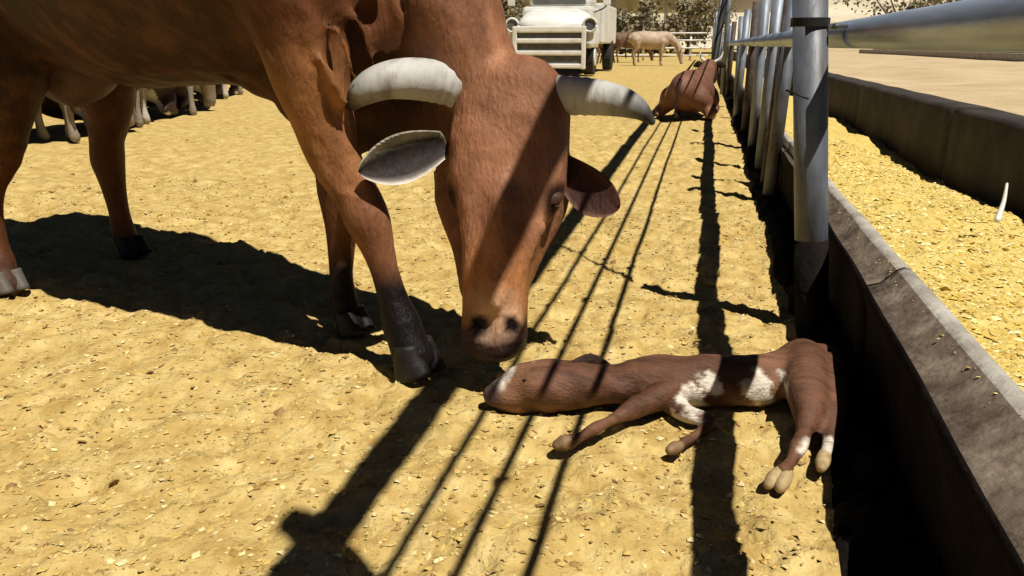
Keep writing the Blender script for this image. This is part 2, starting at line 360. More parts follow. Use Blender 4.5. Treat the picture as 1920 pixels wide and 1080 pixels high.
bm = bmesh.new(); tube(bm, [(cz+Vector((.06, -.03, -.01)), .008), (cz+Vector((.06, .045, -.01)), .008)], sub=1, seg=8); from_bm('bolt', bm, M['galv'], fence)
pipe('wire_loop', cz+Vector((-.045, -.02, -.17)), cz+Vector((.01, -.05, -.19)), .003, M['black'], fence, 6)
for i, (y, top, r) in enumerate([(4.3, 1.02, .034), (4.75, 1.05, .026), (5.4, 1.1, .038), (6.3, 1.10, .034), (7.4, 1.10, .036), (9, 1.10, .036), (11, 1.10, .036), (13.4, 1.10, .036), (16, 1.10, .036), (19, 1.10, .036), (23, 1.10, .036), (28, 1.10, .04), (34, 1.10, .04), (40, 1.10, .04)]):
    short_post(y, .408+random.uniform(-.02, .02), r, top, random.uniform(-.05, .03), M['rust'] if i in (1, 4, 7) else M['galv'])
for y in (.31, 14, 24, 34, 44):
    pipe('tall_post', (AF, y, -.1), (AF, y, 2.26), .04, M['galv'], fence, 20)
pipe('shadow_line_rod', (.06, 11.6, -.02), (.30, 14, 2.1), .045, M['black'], fence, 12)  # added black rod that carries on the top rail's shadow line
for k, (y, z) in enumerate([(1.02, 1.785), (1.9, 1.528), (.75, 1.528), (1.35, 1.27), (2.42, 1.785), (2.42, 1.528), (2.42, 1.27)]):
    bm = bmesh.new(); tube(bm, [((AF-.015, y-.01, z-.02), .006), ((AF, y, z), .012), ((AF+.02, y+.01, z+.015), .005)], sub=2, seg=6); from_bm('cable_tie', bm, M['black'], fence)

# ---------------------------------------------------------------- the grazing mother cow
RED = np.array([.175, .062, .020]); 
cow = thing('cow', 'big reddish brown horned cow lowering its head to lick the calf', 'cow', (-1.4, 2.0, 0))
ax = Vector((.945, -.326, 0)); sd = Vector((-.326, -.945, 0))          # heading; towards the viewer
fc = Vector((-.77, 1.82, 0)); hc = Vector((-2.106, 2.28, 0))
bm = bmesh.new()
def at(c, a, s, z): return c+ax*a+sd*s+Vector((0, 0, z))
# trunk
tube(bm, [(at(hc, -.33, 0, 1.06), .13, .16), (at(hc, -.18, 0, 1.04), .25, .29), (at(hc, .10, 0, 1.05), .31, .36), (at(hc, .45, 0, 1.06), .36, .42),
          (at(hc, .80, 0, 1.05), .36, .41), (at(hc, 1.05, 0, 1.02), .30, .37), (at(fc, -.12, 0, 1.03), .24, .34), (at(fc, .02, 0, 1.03), .15, .26)], sub=5, seg=28)
tube(bm, [(at(hc, .08, 0, .70), .09, .09), (at(hc, .2, 0, .66), .10, .10), (at(hc, .34, 0, .70), .08, .07)], sub=4)  # udder
tube(bm, [(at(fc, -.35, 0, .72), .09, .10), (at(fc, -.15, 0, .72), .08, .11), (at(fc, 0, 0, .80), .05, .12)], sub=4)  # brisket
# neck: from the shoulders forward and down to the poll
tube(bm, [(at(fc, -.15, 0, 1.12), .17, .22), (D(640, -160, 1.84), .19, .22), (D(735, -70, 1.86), .165, .19), (D(812, 10, 1.87), .13, .155), (D(862, 95, 1.88), .115, .13), (D(915, 175, 1.88), .11, .10)], sub=5, seg=24)
tube(bm, [(D(610, -60, 1.84), .06, .12), (D(690, 0, 1.87), .04, .11), (D(760, 70, 1.90), .028, .08)], sub=4)       # dewlap
tube(bm, [(D(590, 130, 1.95), .09, .15), (D(655, 165, 1.96), .075, .155), (D(735, 180, 1.97), .06, .15), (D(815, 182, 1.97), .055, .14), (D(870, 185, 1.95), .05, .11)], sub=5, seg=20)
for pts in (((668, 20, 1.70), (684, 70, 1.685), (702, 128, 1.71)), ((628, 50, 1.62), (648, 95, 1.615), (668, 150, 1.64)), ((735, -20, 1.70), (748, 40, 1.705), (752, 100, 1.74)), ((705, -10, 1.70), (716, 50, 1.70), (728, 110, 1.73)), ((600, 110, 1.605), (625, 150, 1.62), (648, 200, 1.65))):
    tube(bm, [(D(*pts[0]), .010), (D(*pts[1]), .017), (D(*pts[2]), .009)], sub=4, seg=12)     # folds of skin before the shoulder
# shoulder mass and near foreleg
tube(bm, [(D(520, -170, 1.72), .13, .15), (D(545, -40, 1.69), .135, .13), (D(572, 90, 1.69), .105, .10), (D(598, 200, 1.70), .082), (D(632, 300, 1.70), .066), (D(668, 365, 1.70), .056),
          (D(688, 410, 1.70), .056), (D(705, 455, 1.70), .043), (D(722, 510, 1.695), .034), (D(738, 565, 1.69), .038), (D(752, 605, 1.685), .048), (D(764, 640, 1.675), .047), (D(776, 668, 1.67), .054)], sub=4, seg=18, up=(0, 1, 0))
# far foreleg
tube(bm, [(D(560, -80, 2.06), .14), (D(590, 60, 2.02), .11), (D(610, 190, 1.97), .085), (D(632, 310, 1.93), .062), (D(642, 390, 1.92), .056), (D(640, 450, 1.92), .040), (D(640, 520, 1.915), .033), (D(645, 565, 1.91), .040), (D(652, 592, 1.90), .038), (D(660, 612, 1.90), .042)], sub=4, seg=18, up=(0, 1, 0))
# far hind leg
tube(bm, [(D(110, -190, 2.5), .20), (D(150, -60, 2.5), .185), (D(186, 60, 2.5), .145), (D(200, 160, 2.5), .098), (D(200, 240, 2.5), .070), (D(203, 300, 2.51), .060), (D(213, 350, 2.51), .044), (D(224, 400, 2.51), .037), (D(232, 435, 2.51), .044), (D(240, 456, 2.51), .042), (D(247, 470, 2.50), .045)], sub=4, seg=18, up=(0, 1, 0))
# near hind leg
tube(bm, [(D(-60, -250, 2.05), .21), (D(-30, -110, 2.03), .20), (D(0, 40, 2.02), .15), (D(8, 150, 2.02), .11), (D(6, 230, 2.03), .078), (D(-14, 310, 2.05), .064), (D(-26, 350, 2.05), .056), (D(-20, 400, 2.04), .040), (D(-8, 460, 2.03), .038), (D(2, 495, 2.02), .045), (D(8, 518, 2.01), .042), (D(14, 534, 2.0), .046)], sub=4, seg=18, up=(0, 1, 0))
# head: forehead, face, muzzle; cheeks, brows, jaw
hup = Vector((.10, -1, .25)).normalized()
tube(bm, [(D(958, 172, 1.84), .122, .085), (D(958, 205, 1.832), .136, .096), (D(955, 270, 1.810), .140, .105), (D(952, 345, 1.785), .136, .100), (D(944, 410, 1.755), .102, .095),
          (D(936, 470, 1.725), .084, .085), (D(930, 535, 1.690), .076, .075), (D(928, 590, 1.665), .074, .066), (D(926, 632, 1.645), .077, .060)], sub=4, seg=28, up=hup, power=2.7)
tube(bm, [(D(1034, 300, 1.870), .048), (D(1028, 380, 1.850), .050), (D(996, 460, 1.800), .040), (D(966, 545, 1.730), .030)], sub=4)   # right jaw
tube(bm, [(D(950, 300, 1.735), .03), (D(944, 400, 1.675), .034), (D(936, 490, 1.645), .034), (D(930, 560, 1.61), .03)], sub=4)   # bridge of the nose
tube(bm, [(D(1012, 425, 1.70), .018), (D(988, 480, 1.68), .016), (D(970, 540, 1.66), .014)], sub=3); tube(bm, [(D(874, 425, 1.70), .018), (D(884, 480, 1.68), .016), (D(892, 540, 1.66), .014)], sub=3)
tube(bm, [(D(850, 300, 1.870), .05), (D(852, 370, 1.850), .052), (D(878, 460, 1.800), .042), (D(888, 545, 1.730), .034)], sub=4)
tube(bm, [(D(1018, 325, 1.765), .032), (D(1032, 358, 1.755), .034), (D(1030, 392, 1.755), .022)], sub=3)     # brows
tube(bm, [(D(872, 315, 1.765), .032), (D(860, 348, 1.755), .034), (D(864, 382, 1.755), .022)], sub=3)
tube(bm, [(D(890, 620, 1.625), .034), (D(896, 606, 1.615), .030)], sub=2); tube(bm, [(D(962, 620, 1.625), .034), (D(956, 606, 1.615), .030)], sub=2)
tube(bm, [(D(905, 645, 1.650), .035), (D(950, 645, 1.650), .035)], sub=2)                                           # lips
tube(bm, [(D(870, 163.11, 1.850), .04), (D(960, 158, 1.845), .045), (D(1050, 178, 1.850), .034)], sub=3)               # poll ridge
def muscle(co):
    f = np.clip((co[:, 2]-.3)/.1, 0, 1)
    f2 = sum(-.03*np.clip(sph(co, q, .034), 0, .6) for q in NOS)
    f2 = f2 + .004*n3(co, .018, 48)*(co[:, 2] < .5)*(co[:, 1] < 1.62)
    return f2 + f*(.016*n3(co, .16, 41) + .006*n3(co, .05, 44) - .012*np.clip(n3(co*np.array([1, 1, .35]), .045, 47)-.1, 0, 1)*(np.linalg.norm(co-np.array(D(640, 90, 1.8)), axis=1) < .35)*2)
def sph(co, c, r): return np.clip(1-np.linalg.norm(co-np.array(c), axis=1)/r, 0, 1)
NOS = (D(897, 612, 1.585), D(960, 612, 1.585))
def cowcol(co):
    c = np.tile(RED, (len(co), 1)); 
    t = np.clip(.5+1.3*n3(co, .35, 51), 0, 1)[:, None]; c = c*(1-t)+np.array([.075, .025, .010])*t
    def mixin(mask, col, c):
        mk = np.clip(mask, 0, 1)[:, None]; return c*(1-mk)+np.array(col)*mk
    face = sph(co, D(940, 380, 1.740), .42)*2; fl = sph(co, D(150, 0, 1.95), 1.05)*1.8+sph(co, D(740, 170, 1.96), .24)*1.5; c = mixin(np.clip(fl, 0, .9), (.024, .009, .004), c)  # flank and dewlap darkened, shade painted into the coat
    c = mixin(sph(co, D(890, 50, 1.82), .24)*1.6, (.27, .12, .062), c); c = mixin(sph(co, D(605, 240, 1.63), .24)*1.6, (.29, .125, .045), c)  # neck and shoulder lightened as if caught by the sun
    c = mixin(face*.75, (.30, .135, .072), c)
    c = mixin(np.clip(n3(co, .03, 59)*1.5, 0, .35), (.12, .045, .02), c)
    bz = D(940, 540, 1.680); c = mixin(sph(co, bz, .16)*1.4, (.40, .165, .055), c)
    c = mixin(np.clip((D(930, 596, 1.650).z-co[:, 2])/.018, 0, 1)*(sph(co, D(926, 640, 1.650), .22) > 0), (.05, .03, .033), c)
    c = mixin(sph(co, D(926, 592, 1.600), .085)*1.3, (.50, .30, .18), c)
    lip = D(926, 650, 1.60).z+.010*np.abs(co[:, 0]-D(926, 650, 1.6).x)/.05; c = mixin(np.clip(1-np.abs(co[:, 2]-lip)/.006, 0, 1)*(co[:, 1] < 1.66)*(co[:, 2] < .2)*(co[:, 0] > -.56)*(co[:, 0] < -.3), (.006, .004, .004), c)
    for q in NOS: c = mixin(sph(co, q, .031)*6, (.004, .003, .003), c)
    for q in (D(1045, 374, 1.745), D(851, 366, 1.745)): c = mixin(sph(co, q, .05)*2.5, (.03, .014, .01), c)
    lower = np.clip((.275+.05*n3(co, .09, 58)-co[:, 2])/.085, 0, 1)*(co[:, 0] < -.53)*(co[:, 0] > -1.4); c = mixin(lower, (.006, .004, .0035), c)  # lower forelegs painted black to stand in for shade
    c = mixin(np.clip((.14-co[:, 2])/.1, 0, 1)*(co[:, 0] < -1.5), (.06, .03, .02), c)
    ud = at(hc, .28, 0, .60); c = mixin(sph(co, ud, .2)*2, (.09, .05, .035), c)
    return c
fuse('body', bm, .0115, M['coat'], cow, 5, muscle, cowcol)
def hoof(x, y, Y, r, parent, m=M['hoof'], fwd=None):
    c = D(x, y, Y); f = (fwd or ax)
    for s in (-1, 1):
        side = Vector((-f.y, f.x, 0)); bm = bmesh.new(); o = c+side*s*r*.46
        tube(bm, [((o.x-f.x*r*.1, o.y-f.y*r*.1, r*1.35), r*.42, r*.5), ((o.x, o.y, r*.8), r*.48, r*.66), ((o.x+f.x*r*.25, o.y+f.y*r*.25, r*.02), r*.52, r*.92)], sub=3, seg=14, up=f, caps=False)
        from_bm('hoof', bm, m, parent, smooth=True)
hoof(780, 690, 1.67, .060, cow); hoof(662, 625, 1.90, .050, cow); hoof(252, 478, 2.50, .052, cow); hoof(18, 545, 2.0, .052, cow, mat('dusty_hoof', (.10, .085, .07), .6, bump=.002))
def horn(pts, name='horn'):
    bm = bmesh.new(); tube(bm, pts, sub=16, seg=20)
    o = from_bm(name, bm, M['horn'], cow, smooth=True)
    co = np.array([v.co[:] for v in o.data.vertices]); a = np.array(pts[0][0]); b = np.array(pts[-1][0])
    dd = np.linalg.norm(co-b, axis=1); L = .12
    t = np.clip(1-dd/L, 0, 1)[:, None]*1.2; t = np.clip(t, 0, 1)
    nn = np.array([v.normal[:] for v in o.data.vertices]); da = np.linalg.norm(co-a, axis=1)
    co = co+nn*(.0022*np.sin(da*6.283/.021)*np.clip(1-da/.17, 0, 1))[:, None]; o.data.vertices.foreach_set('co', co.astype(np.float32).ravel())
    paint(o.data, np.array([.46, .44, .41])*(1-t)+np.array([.05, .045, .04])*t); return o
horn([(D(895, 180, 1.83), .044), (D(838, 158, 1.80), .047), (D(778, 148, 1.74), .046), (D(722, 152, 1.69), .040), (D(680, 172, 1.67), .031), (D(660, 196, 1.69), .014)])
horn([(D(1040, 178, 1.84), .043), (D(1085, 180, 1.82), .042), (D(1128, 184, 1.80), .038), (D(1168, 192, 1.78), .032), (D(1200, 207, 1.77), .022), (D(1222, 228, 1.77), .008)])
def ear(base, tip, wide, across, cup, cols):
    """cupped leaf: base to tip, 'across' its width, 'cup' the way the hollow faces"""
    base = Vector(base); tip = Vector(tip); t = (tip-base); across = (across-across.project(t)).normalized(); cup = cup.normalized()
    bm = bmesh.new(); nu, nv = 18, 12; grids = []
    for side in (0, 1):
        g = []
        for i in range(nu+1):
            u = i/nu; hw = wide*.5*max(0, math.sin(math.pi*(.14+.86*u**1.1)))**.75 + .003
            row = []
            for j in range(nv+1):
                v = j/nv*2-1
                p = base+t*u+across*v*hw + cup*(hw*.55*(abs(v)**2)) - cup*(.009*(1-abs(v)**3))*side
                row.append(bm.verts.new(p))
            g.append(row)
        grids.append(g)
    for s, g in enumerate(grids):
        for i in range(nu):
            for j in range(nv):
                q = (g[i][j], g[i+1][j], g[i+1][j+1], g[i][j+1]); bm.faces.new(q if s == 0 else q[::-1])
    A, B = grids
    for i in range(nu):
        bm.faces.new((A[i][0], B[i][0], B[i+1][0], A[i+1][0])); bm.faces.new((A[i][nv], A[i+1][nv], B[i+1][nv], B[i][nv]))
    for j in range(nv):
        bm.faces.new((A[nu][j], B[nu][j], B[nu][j+1], A[nu][j+1])); bm.faces.new((A[0][j], A[0][j+1], B[0][j+1], B[0][j]))
    o = from_bm('ear', bm, M['ear'], cow, smooth=True)
    n1 = (nu+1)*(nv+1); c = np.zeros((2*n1, 3))
    for k in range(2*n1):
        v = ((k % n1) % (nv+1))/nv*2-1; e = min(1, max(0, (v*cols[3]-.80)*6))
        q = min(1, max(0, (-v*cols[3]*-1*-1-.45)*4)); inner = np.array(cols[0])*(1-q)+np.array(cols[1])*q
        c[k] = (inner*(1-e)+np.array(cols[2])*e) if k < n1 else np.array(cols[1])*(1-e)+np.array(cols[2])*e
    paint(o.data, c); return o
ear(D(835, 268, 1.78), D(672, 322, 1.64), .105, Vector((0, .1, 1)), Vector((.1, -1, -.05)), [(.02, .013, .01), (.34, .31, .23), (.66, .58, .50), -1])  # upper band painted as lit, hollow as shaded; white rim is hair
ear(D(1052, 300, 1.85), D(1160, 392, 1.79), .095, Vector((.6, .1, .8)), Vector((.35, -.5, -.7)), [(.05, .018, .012), (.085, .03, .018), (.13, .06, .04), -1])
for x, y, Y in ((1043, 374, 1.748), (853, 366, 1.748)):
    bm = bmesh.new(); bmesh.ops.create_uvsphere(bm, u_segments=20, v_segments=14, radius=.021, matrix=Matrix.Translation(D(x+(-7 if x > 950 else 7), y, Y+.004)))
    from_bm('eye', bm, M['eye'], cow, smooth=True)
    bm = bmesh.new(); e0 = D(x+(-7 if x > 950 else 7), y, Y+.004)
    bmesh.ops.create_uvsphere(bm, u_segments=24, v_segments=16, radius=.0255, matrix=Matrix.Translation(e0))
    bmesh.ops.bisect_plane(bm, geom=bm.verts[:]+bm.edges[:]+bm.faces[:], plane_co=e0+Vector((0, 0, .003)), plane_no=(0, -.35, 1), clear_inner=True)
    lid = from_bm('eyelid', bm, M['lid'], cow, smooth=True)
tube_obj('tail', [(at(hc, -.40, 0, 1.22), .035), (at(hc, -.50, 0, 1.0), .028), (at(hc, -.50, .02, .7), .02), (at(hc, -.48, .03, .5), .04), (at(hc, -.47, .03, .28), .012)], M['hide_dark'], cow)

# ---------------------------------------------------------------- the newborn calf
calf = thing('calf', 'small brown and white newborn calf lying flat on the ground under the cow muzzle', 'calf', (0, 1.6, 0))
bm = bmesh.new()
def g(x, y, z): return G(x, y, z)
tube(bm, [(g(926, 742, .030), .028, .022), (g(952, 734, .040), .044, .032), (g(985, 724, .050), .060, .046), (g(1030, 720, .056), .066, .052), (g(1080, 720, .054), .064, .050), (g(1125, 722, .046), .054, .044), (g(1165, 722, .046), .050, .044),
          (g(1215, 714, .053), .058, .052), (g(1280, 712, .056), .064, .056), (g(1360, 714, .056), .066, .056), (g(1440, 710, .056), .064, .056), (g(1500, 690, .055), .056, .054), (g(1545, 684, .05), .05, .05)], sub=5, seg=22)
tube(bm, [(g(1030, 752, .022), .028), (g(985, 756, .020), .022), (g(940, 756, .016), .014)], sub=4)     # jaw
tube(bm, [(g(1095, 690, .075), .012), (g(1190, 692, .080), .010), (g(1300, 688, .088), .010), (g(1420, 684, .09), .012), (g(1500, 668, .10), .02)], sub=4)  # spine
tube(bm, [(g(1290, 716, .060), .036), (g(1240, 742, .048), .028), (g(1200, 760, .038), .021), (g(1150, 786, .030), .0145), (g(1118, 802, .026), .0165), (g(1090, 818, .021), .012), (g(1070, 827, .018), .015), (g(1060, 831, .015), .013)], sub=5)   # stretched foreleg
tube(bm, [(g(1250, 745, .034), .028), (g(1290, 776, .026), .018), (g(1330, 790, .020), .015), (g(1308, 814, .016), .011), (g(1280, 832, .014), .013)], sub=5)                              # folded foreleg
tube(bm, [(g(1500, 680, .07), .056), (g(1512, 730, .07), .048), (g(1514, 775, .06), .033), (g(1506, 812, .045), .019), (g(1496, 840, .034), .018), (g(1482, 866, .024), .012), (g(1468, 884, .02), .015)], sub=5)  # hind leg
tube(bm, [(g(1545, 700, .06), .045), (g(1560, 770, .05), .030), (g(1556, 820, .035), .016), (g(1548, 850, .025), .013)], sub=5)
def calfcol(co):
    c = np.tile([.10, .042, .022], (len(co), 1)); t = np.clip(.5+1.6*n3(co, .12, 61), 0, 1)[:, None]; c = c*(1-t)+np.array([.19, .092, .05])*t
    for p, r, k in ((g(1300, 755, .04), .045, 6), (g(1290, 792, .02), .03, 4), (g(1436, 748, .05), .052, 6), (g(1430, 700, .10), .035, 4), (g(938, 716, .055), .048, 6), (g(1545, 855, .03), .05, 6)):  # brown left between the white belly patches stands in for the rail's shadow
        e = sph(co+n3(co, .03, 63)[:, None]*.05+n3(co, .009, 64)[:, None]*.02, p, r)*k*.7; e = np.clip(e, 0, 1)[:, None]; c = c*(1-e)+np.array([.66, .58, .48])*e
    e = np.clip(sph(co, g(918, 745, .03), .045)*3, 0, 1)[:, None]; c = c*(1-e)+np.array([.10, .06, .05])*e
    return c
def calfbump(co): return .010*n3(co, .06, 65)+.002*n3(co, .02, 66)
fuse('body', bm, .0065, M['calfcoat'], calf, 3, calfbump, calfcol)
def calf_hoof(a, b, r, m=M['palehoof']):
    bm = bmesh.new(); tube(bm, [(a, r*.8), ((Vector(a)+Vector(b))/2, r), (b, r*.7)], sub=3, seg=12); from_bm('hoof', bm, m, calf, smooth=True)
calf_hoof(g(1462, 884, .018), g(1441, 908, .012), .0135); calf_hoof(g(1476, 888, .017), g(1463, 915, .012), .0135)
calf_hoof(g(1066, 828, .018), g(1046, 834, .014), .016, M['brownhoof']); calf_hoof(g(1274, 836, .014), g(1256, 844, .013), .013, M['brownhoof'])
calf_hoof(g(1547, 850, .022), g(1540, 876, .02), .014)
bm = bmesh.new()
tube(bm, [(g(1075, 690, .09), .012, .018), (g(1105, 684, .085), .008, .026), (g(1140, 690, .06), .006, .012)], sub=4, seg=14); from_bm('ear', bm, M['hide_dark'], calf, smooth=True)
bm = bmesh.new(); tube(bm, [(g(972, 712, .074), .002), (g(984, 714, .081), .0042), (g(998, 712, .082), .002)], sub=3, seg=8); from_bm('closed_eye', bm, M['hide_dark'], calf, smooth=True)

# ---------------------------------------------------------------- cattle farther off
def stock(label, group, loc, rz, coat, sock, scale=1, lying=False, grazing=True, voxel=.03, shared=None, cat='cow'):
    root = thing('cow', label, cat, loc, group)
    if shared:
        parts = shared
        for p in parts:
            c = p.copy(); COL.objects.link(c); c.parent = root; c.matrix_parent_inverse = Matrix.Identity(4)
    else:
        bm = bmesh.new(); v = Vector; dz = -.52 if lying else 0
        tube(bm, [(v((-.72, 0, 1.0+dz)), .13, .16), (v((-.6, 0, 1.0+dz)), .22, .25), (v((-.2, 0, .95+dz)), .32, .34), (v((.25, 0, .93+dz)), .31, .34), (v((.6, 0, .97+dz)), .22, .31), (v((.75, 0, 1.02+dz)), .14, .2)], sub=4, seg=20)
        if grazing and not lying: neck = [v((.65, 0, 1.08)), v((.95, 0, .92)), v((1.15, 0, .66)), v((1.22, 0, .45)), v((1.28, 0, .22)), v((1.30, 0, .10))]
        else: neck = [v((.6, 0, 1.1+dz)), v((.9, 0, 1.2+dz)), v((1.1, 0, 1.32+dz)), v((1.2, 0, 1.28+dz)), v((1.4, 0, 1.14+dz)), v((1.5, 0, 1.06+dz))]
        tube(bm, list(zip(neck, (.2, .16, .12, .125, .085, .07))), sub=4, seg=16)
        if lying:
            for s in (-1, 1):
                tube(bm, [(v((.45, s*.2, .35)), .14), (v((.62, s*.27, .14)), .08), (v((.35, s*.3, .07)), .05)], sub=3)
                tube(bm, [(v((-.45, s*.22, .35)), .18), (v((-.3, s*.36, .18)), .12), (v((-.55, s*.4, .09)), .06), (v((-.25, s*.42, .05)), .045)], sub=3)
        else:
            for s in (-1, 1):
                tube(bm, [(v((.5, s*.17, .9)), .14), (v((.48, s*.17, .62)), .085), (v((.5, s*.16, .42)), .06), (v((.49, s*.16, .22)), .038), (v((.5, s*.16, .1)), .042), (v((.52, s*.16, .03)), .05)], sub=3, up=(0, 1, 0))
                tube(bm, [(v((-.52, s*.18, .95)), .19), (v((-.47, s*.18, .68)), .12), (v((-.6, s*.17, .46)), .06), (v((-.56, s*.17, .24)), .04), (v((-.54, s*.17, .1)), .042), (v((-.52, s*.17, .03)), .05)], sub=3, up=(0, 1, 0))
        def col(co):
            c = np.tile(coat, (len(co), 1)); e = (co[:, 2] < .36)*(not lying) if sock is not None else np.zeros(len(co))
            if sock is not None: c = np.where((e > 0)[:, None], np.array(sock), c)
            k = (n3(co, .2, 71) > .30) if sock is not None else np.zeros(len(co), bool); c = np.where((k & (co[:, 2] < .85))[:, None], np.array((.55, .52, .48)), c); return c
        fuse('body', bm, voxel, M['darkcoat'], None, 3, None, col).parent = root
        h = neck[3]
        for s in (-1, 1):
            bm = bmesh.new(); tube(bm, [(h+v((0, s*.1, .05)), .02, .03), (h+v((-.02, s*.2, .06)), .012, .06), (h+v((-.02, s*.28, .03)), .008, .02)], sub=3, seg=10)
            o = from_bm('ear', bm, M['hide_dark'], None, smooth=True); o.parent = root
            bm = bmesh.new(); tube(bm, [(h+v((0, s*.07, .1)), .03), (h+v((.02, s*.16, .16)), .022), (h+v((.04, s*.2, .27)), .006)], sub=3, seg=10)
            o = from_bm('horn', bm, M['white'], None, smooth=True); o.parent = root
        o = tube_obj('tail', [((-.8, 0, 1.15+dz), .03), ((-.9, 0, .9+dz*.8), .022), ((-.9, .02, .55+dz*.7), .018), ((-.88, .02, .38+dz*.55), .035), ((-.87, .02, .25+dz*.35), .01)], M['hide_dark'], None); o.parent = root
    root.rotation_euler = (0, 0, rz); root.scale = (scale,)*3
    return root
BK = (.034, .017, .012)
GRP = 'dark cattle lying behind the cow'
a = stock('nearest dark cow lying at the left edge behind the brown cow', GRP, (-5.7, 4.7, 0), 1.7, BK, (.5, .46, .42), lying=True)
kids = list(a.children)
for lab, x, y, rz in (('dark lying cow seen between the hind legs of the brown cow', -5.75, 6.6, 1.75), ('dark lying cow seen just right of the far hind leg of the brown cow', -6.2, 8.1, 1.9),
                      ('dark lying cow seen below the middle of the brown belly', -6.9, 9.8, 2.1), ('dark lying cow second from the right end of the row below the belly', -7.6, 11.4, 1.7),
                      ('dark lying cow at the right end of the row below the belly', -8.7, 12.8, 2.0), ('dark lying cow in the second row behind the brown belly', -8.8, 10.2, 1.5)):
    stock(lab, GRP, (x, y, 0), rz, BK, None, random.uniform(.95, 1.08), shared=kids)
b_ = stock('standing dark cow with pale socks at the left frame edge', 'dark cattle standing behind the cow', (-5.15, 5.1, 0), 1.5, BK, (.26, .22, .18))
sk = list(b_.children)
for lab, x, y, rz in (('standing dark cow with pale socks framed between the hind legs', -5.2, 6.3, 2.0), ('standing dark cow with pale socks right of the far hind leg', -5.65, 7.6, 1.7),
                      ('standing dark cow with pale socks below the middle of the belly', -6.4, 9.3, 2.2), ('standing dark cow with pale socks at the right end below the belly', -7.2, 11.3, 1.9)):
    stock(lab, 'dark cattle standing behind the cow', (x, y, 0), rz, BK, None, random.uniform(.95, 1.05), shared=sk)
r = stock('red brown cow resting against the fence line in the middle distance', None, (-.12, 9.0, 0), 1.35, (.17, .075, .045), None, .66, lying=True)
wc = stock('far off tan cow standing in front of the cross fence', 'far off cattle', (-2.2, 33, 0), .2, (.45, .34, .24), None, 1)
wk = list(wc.children)
dc = stock('far off dark brown cow standing left of the tan one', 'far off cattle', (-5.0, 36, 0), 2.9, (.14, .08, .05), None, 1)
dk = list(dc.children)
stock('far off brown cow beside the cross fence post line', 'far off cattle', (-3.6, 39, 0), .6, None, None, 1.05, shared=dk)
for i, (x, y, rz, k, lab) in enumerate(((11.0, 20, 2.9, wk, 'pale cow at the bunk across the alley nearest the frame edge'), (10.9, 25.5, 3.2, dk, 'dark cow at the bunk across the alley between pale ones'),
                            (11.1, 30, 3.0, wk, 'pale cow in the middle of the row across the alley'), (10.9, 36, 3.3, wk, 'pale cow farthest along the bunk across the alley'))):
    stock(lab, 'cattle feeding across the alley', (x, y, .3), rz, None, None, 1, shared=k)

# ---------------------------------------------------------------- truck far down the pen
TX, TY = -3.95, 21.5
truck = thing('farm_truck', 'old white farm truck with slotted grille parked beyond the horned cow', 'truck', (TX, TY, 0))
def tb(name, c, s, m, bev=.03, rot=None, par=None):
    bm = bmesh.new(); box(bm, (TX+c[0], TY+c[1], c[2]), s, rot, bev); return from_bm(name, bm, m, par or truck)
tb('cab', (0, 1.6, 1.35), (1.9, 1.7, .8), M['paint'], .10); tb('cab_roof', (0, 1.75, 2.05), (1.7, 1.3, .62), M['paint'], .14)
bm = bmesh.new(); tube(bm, [((TX, TY+.05, 1.12), .92, .40), ((TX, TY+.5, 1.2), .95, .44), ((TX, TY+1.2, 1.3), .95, .46)], sub=4, seg=28, power=3.2); from_bm('hood', bm, M['paint'], truck, smooth=True)
tb('windscreen', (0, 1.06, 2.02), (1.44, .06, .44), M['glass'], .01, Matrix.Rotation(.25, 3, 'X'))
gr = tb('grille', (0, -.30, .68), (1.75, .07, .95), M['grey'], .02)
for z in (.24, .56, .86, 1.14): tb('grille_bar', (0, -.36, z), (1.84, .07, .12 if z != 1.14 else .16), M['white'], .03)
for s in (-1, 1):
    tb('grille_upright', (s*.90, -.362, .69), (.12, .075, 1.06), M['white'], .03)
    tb('fender', (s*.98, .45, .95), (.30, 1.1, .55), M['paint'], .12)
    bm = bmesh.new(); tube(bm, [((TX+s*1.02, TY-.14, 1.25), .15), ((TX+s*1.02, TY-.06, 1.25), .15)], sub=1, seg=20, caps=False); hl = from_bm('headlight', bm, M['glass'], truck)
    bm = bmesh.new(); pts = [((TX+s*1.02+.17*math.cos(q/16*6.283), TY-.15, 1.25+.17*math.sin(q/16*6.283)), .03) for q in range(17)]; tube(bm, pts, sub=1, seg=8, up=(0, 1, 0), caps=False); from_bm('headlight_ring', bm, M['white'], truck, smooth=True)
    bm = bmesh.new(); tube(bm, [((TX+s*.82, TY+.5, .45), .45), ((TX+s*1.08, TY+.5, .45), .45)], sub=1, seg=28, caps=False); from_bm('wheel', bm, M['rubber'], truck)
    bm = bmesh.new(); tube(bm, [((TX+s*1.07, TY+.5, .45), .24), ((TX+s*1.10, TY+.5, .45), .22)], sub=1, seg=20, caps=False); from_bm('rim', bm, M['white'], truck)
    bm = bmesh.new(); tube(bm, [((TX+s*.95, TY+1.1, 1.6), .02), ((TX+s*1.28, TY+1.0, 1.75), .02), ((TX+s*1.28, TY+1.0, 2.1), .02)], sub=3, seg=8); from_bm('mirror_arm', bm, M['grey'], truck)
    tb('mirror', (s*1.30, .97, 1.95), (.2, .05, .36), M['paint'], .02)
tb('bed', (0, 4.2, 1.35), (2.1, 3.4, 1.1), M['paint'], .05); tb('chassis', (0, 3.0, .62), (.9, 5.6, .25), M['grey'], .02)
for s in (-1, 1):
    bm = bmesh.new(); tube(bm, [((TX+s*.80, TY+4.8, .45), .45), ((TX+s*1.06, TY+4.8, .45), .45)], sub=1, seg=28, caps=False); from_bm('wheel', bm, M['rubber'], truck)

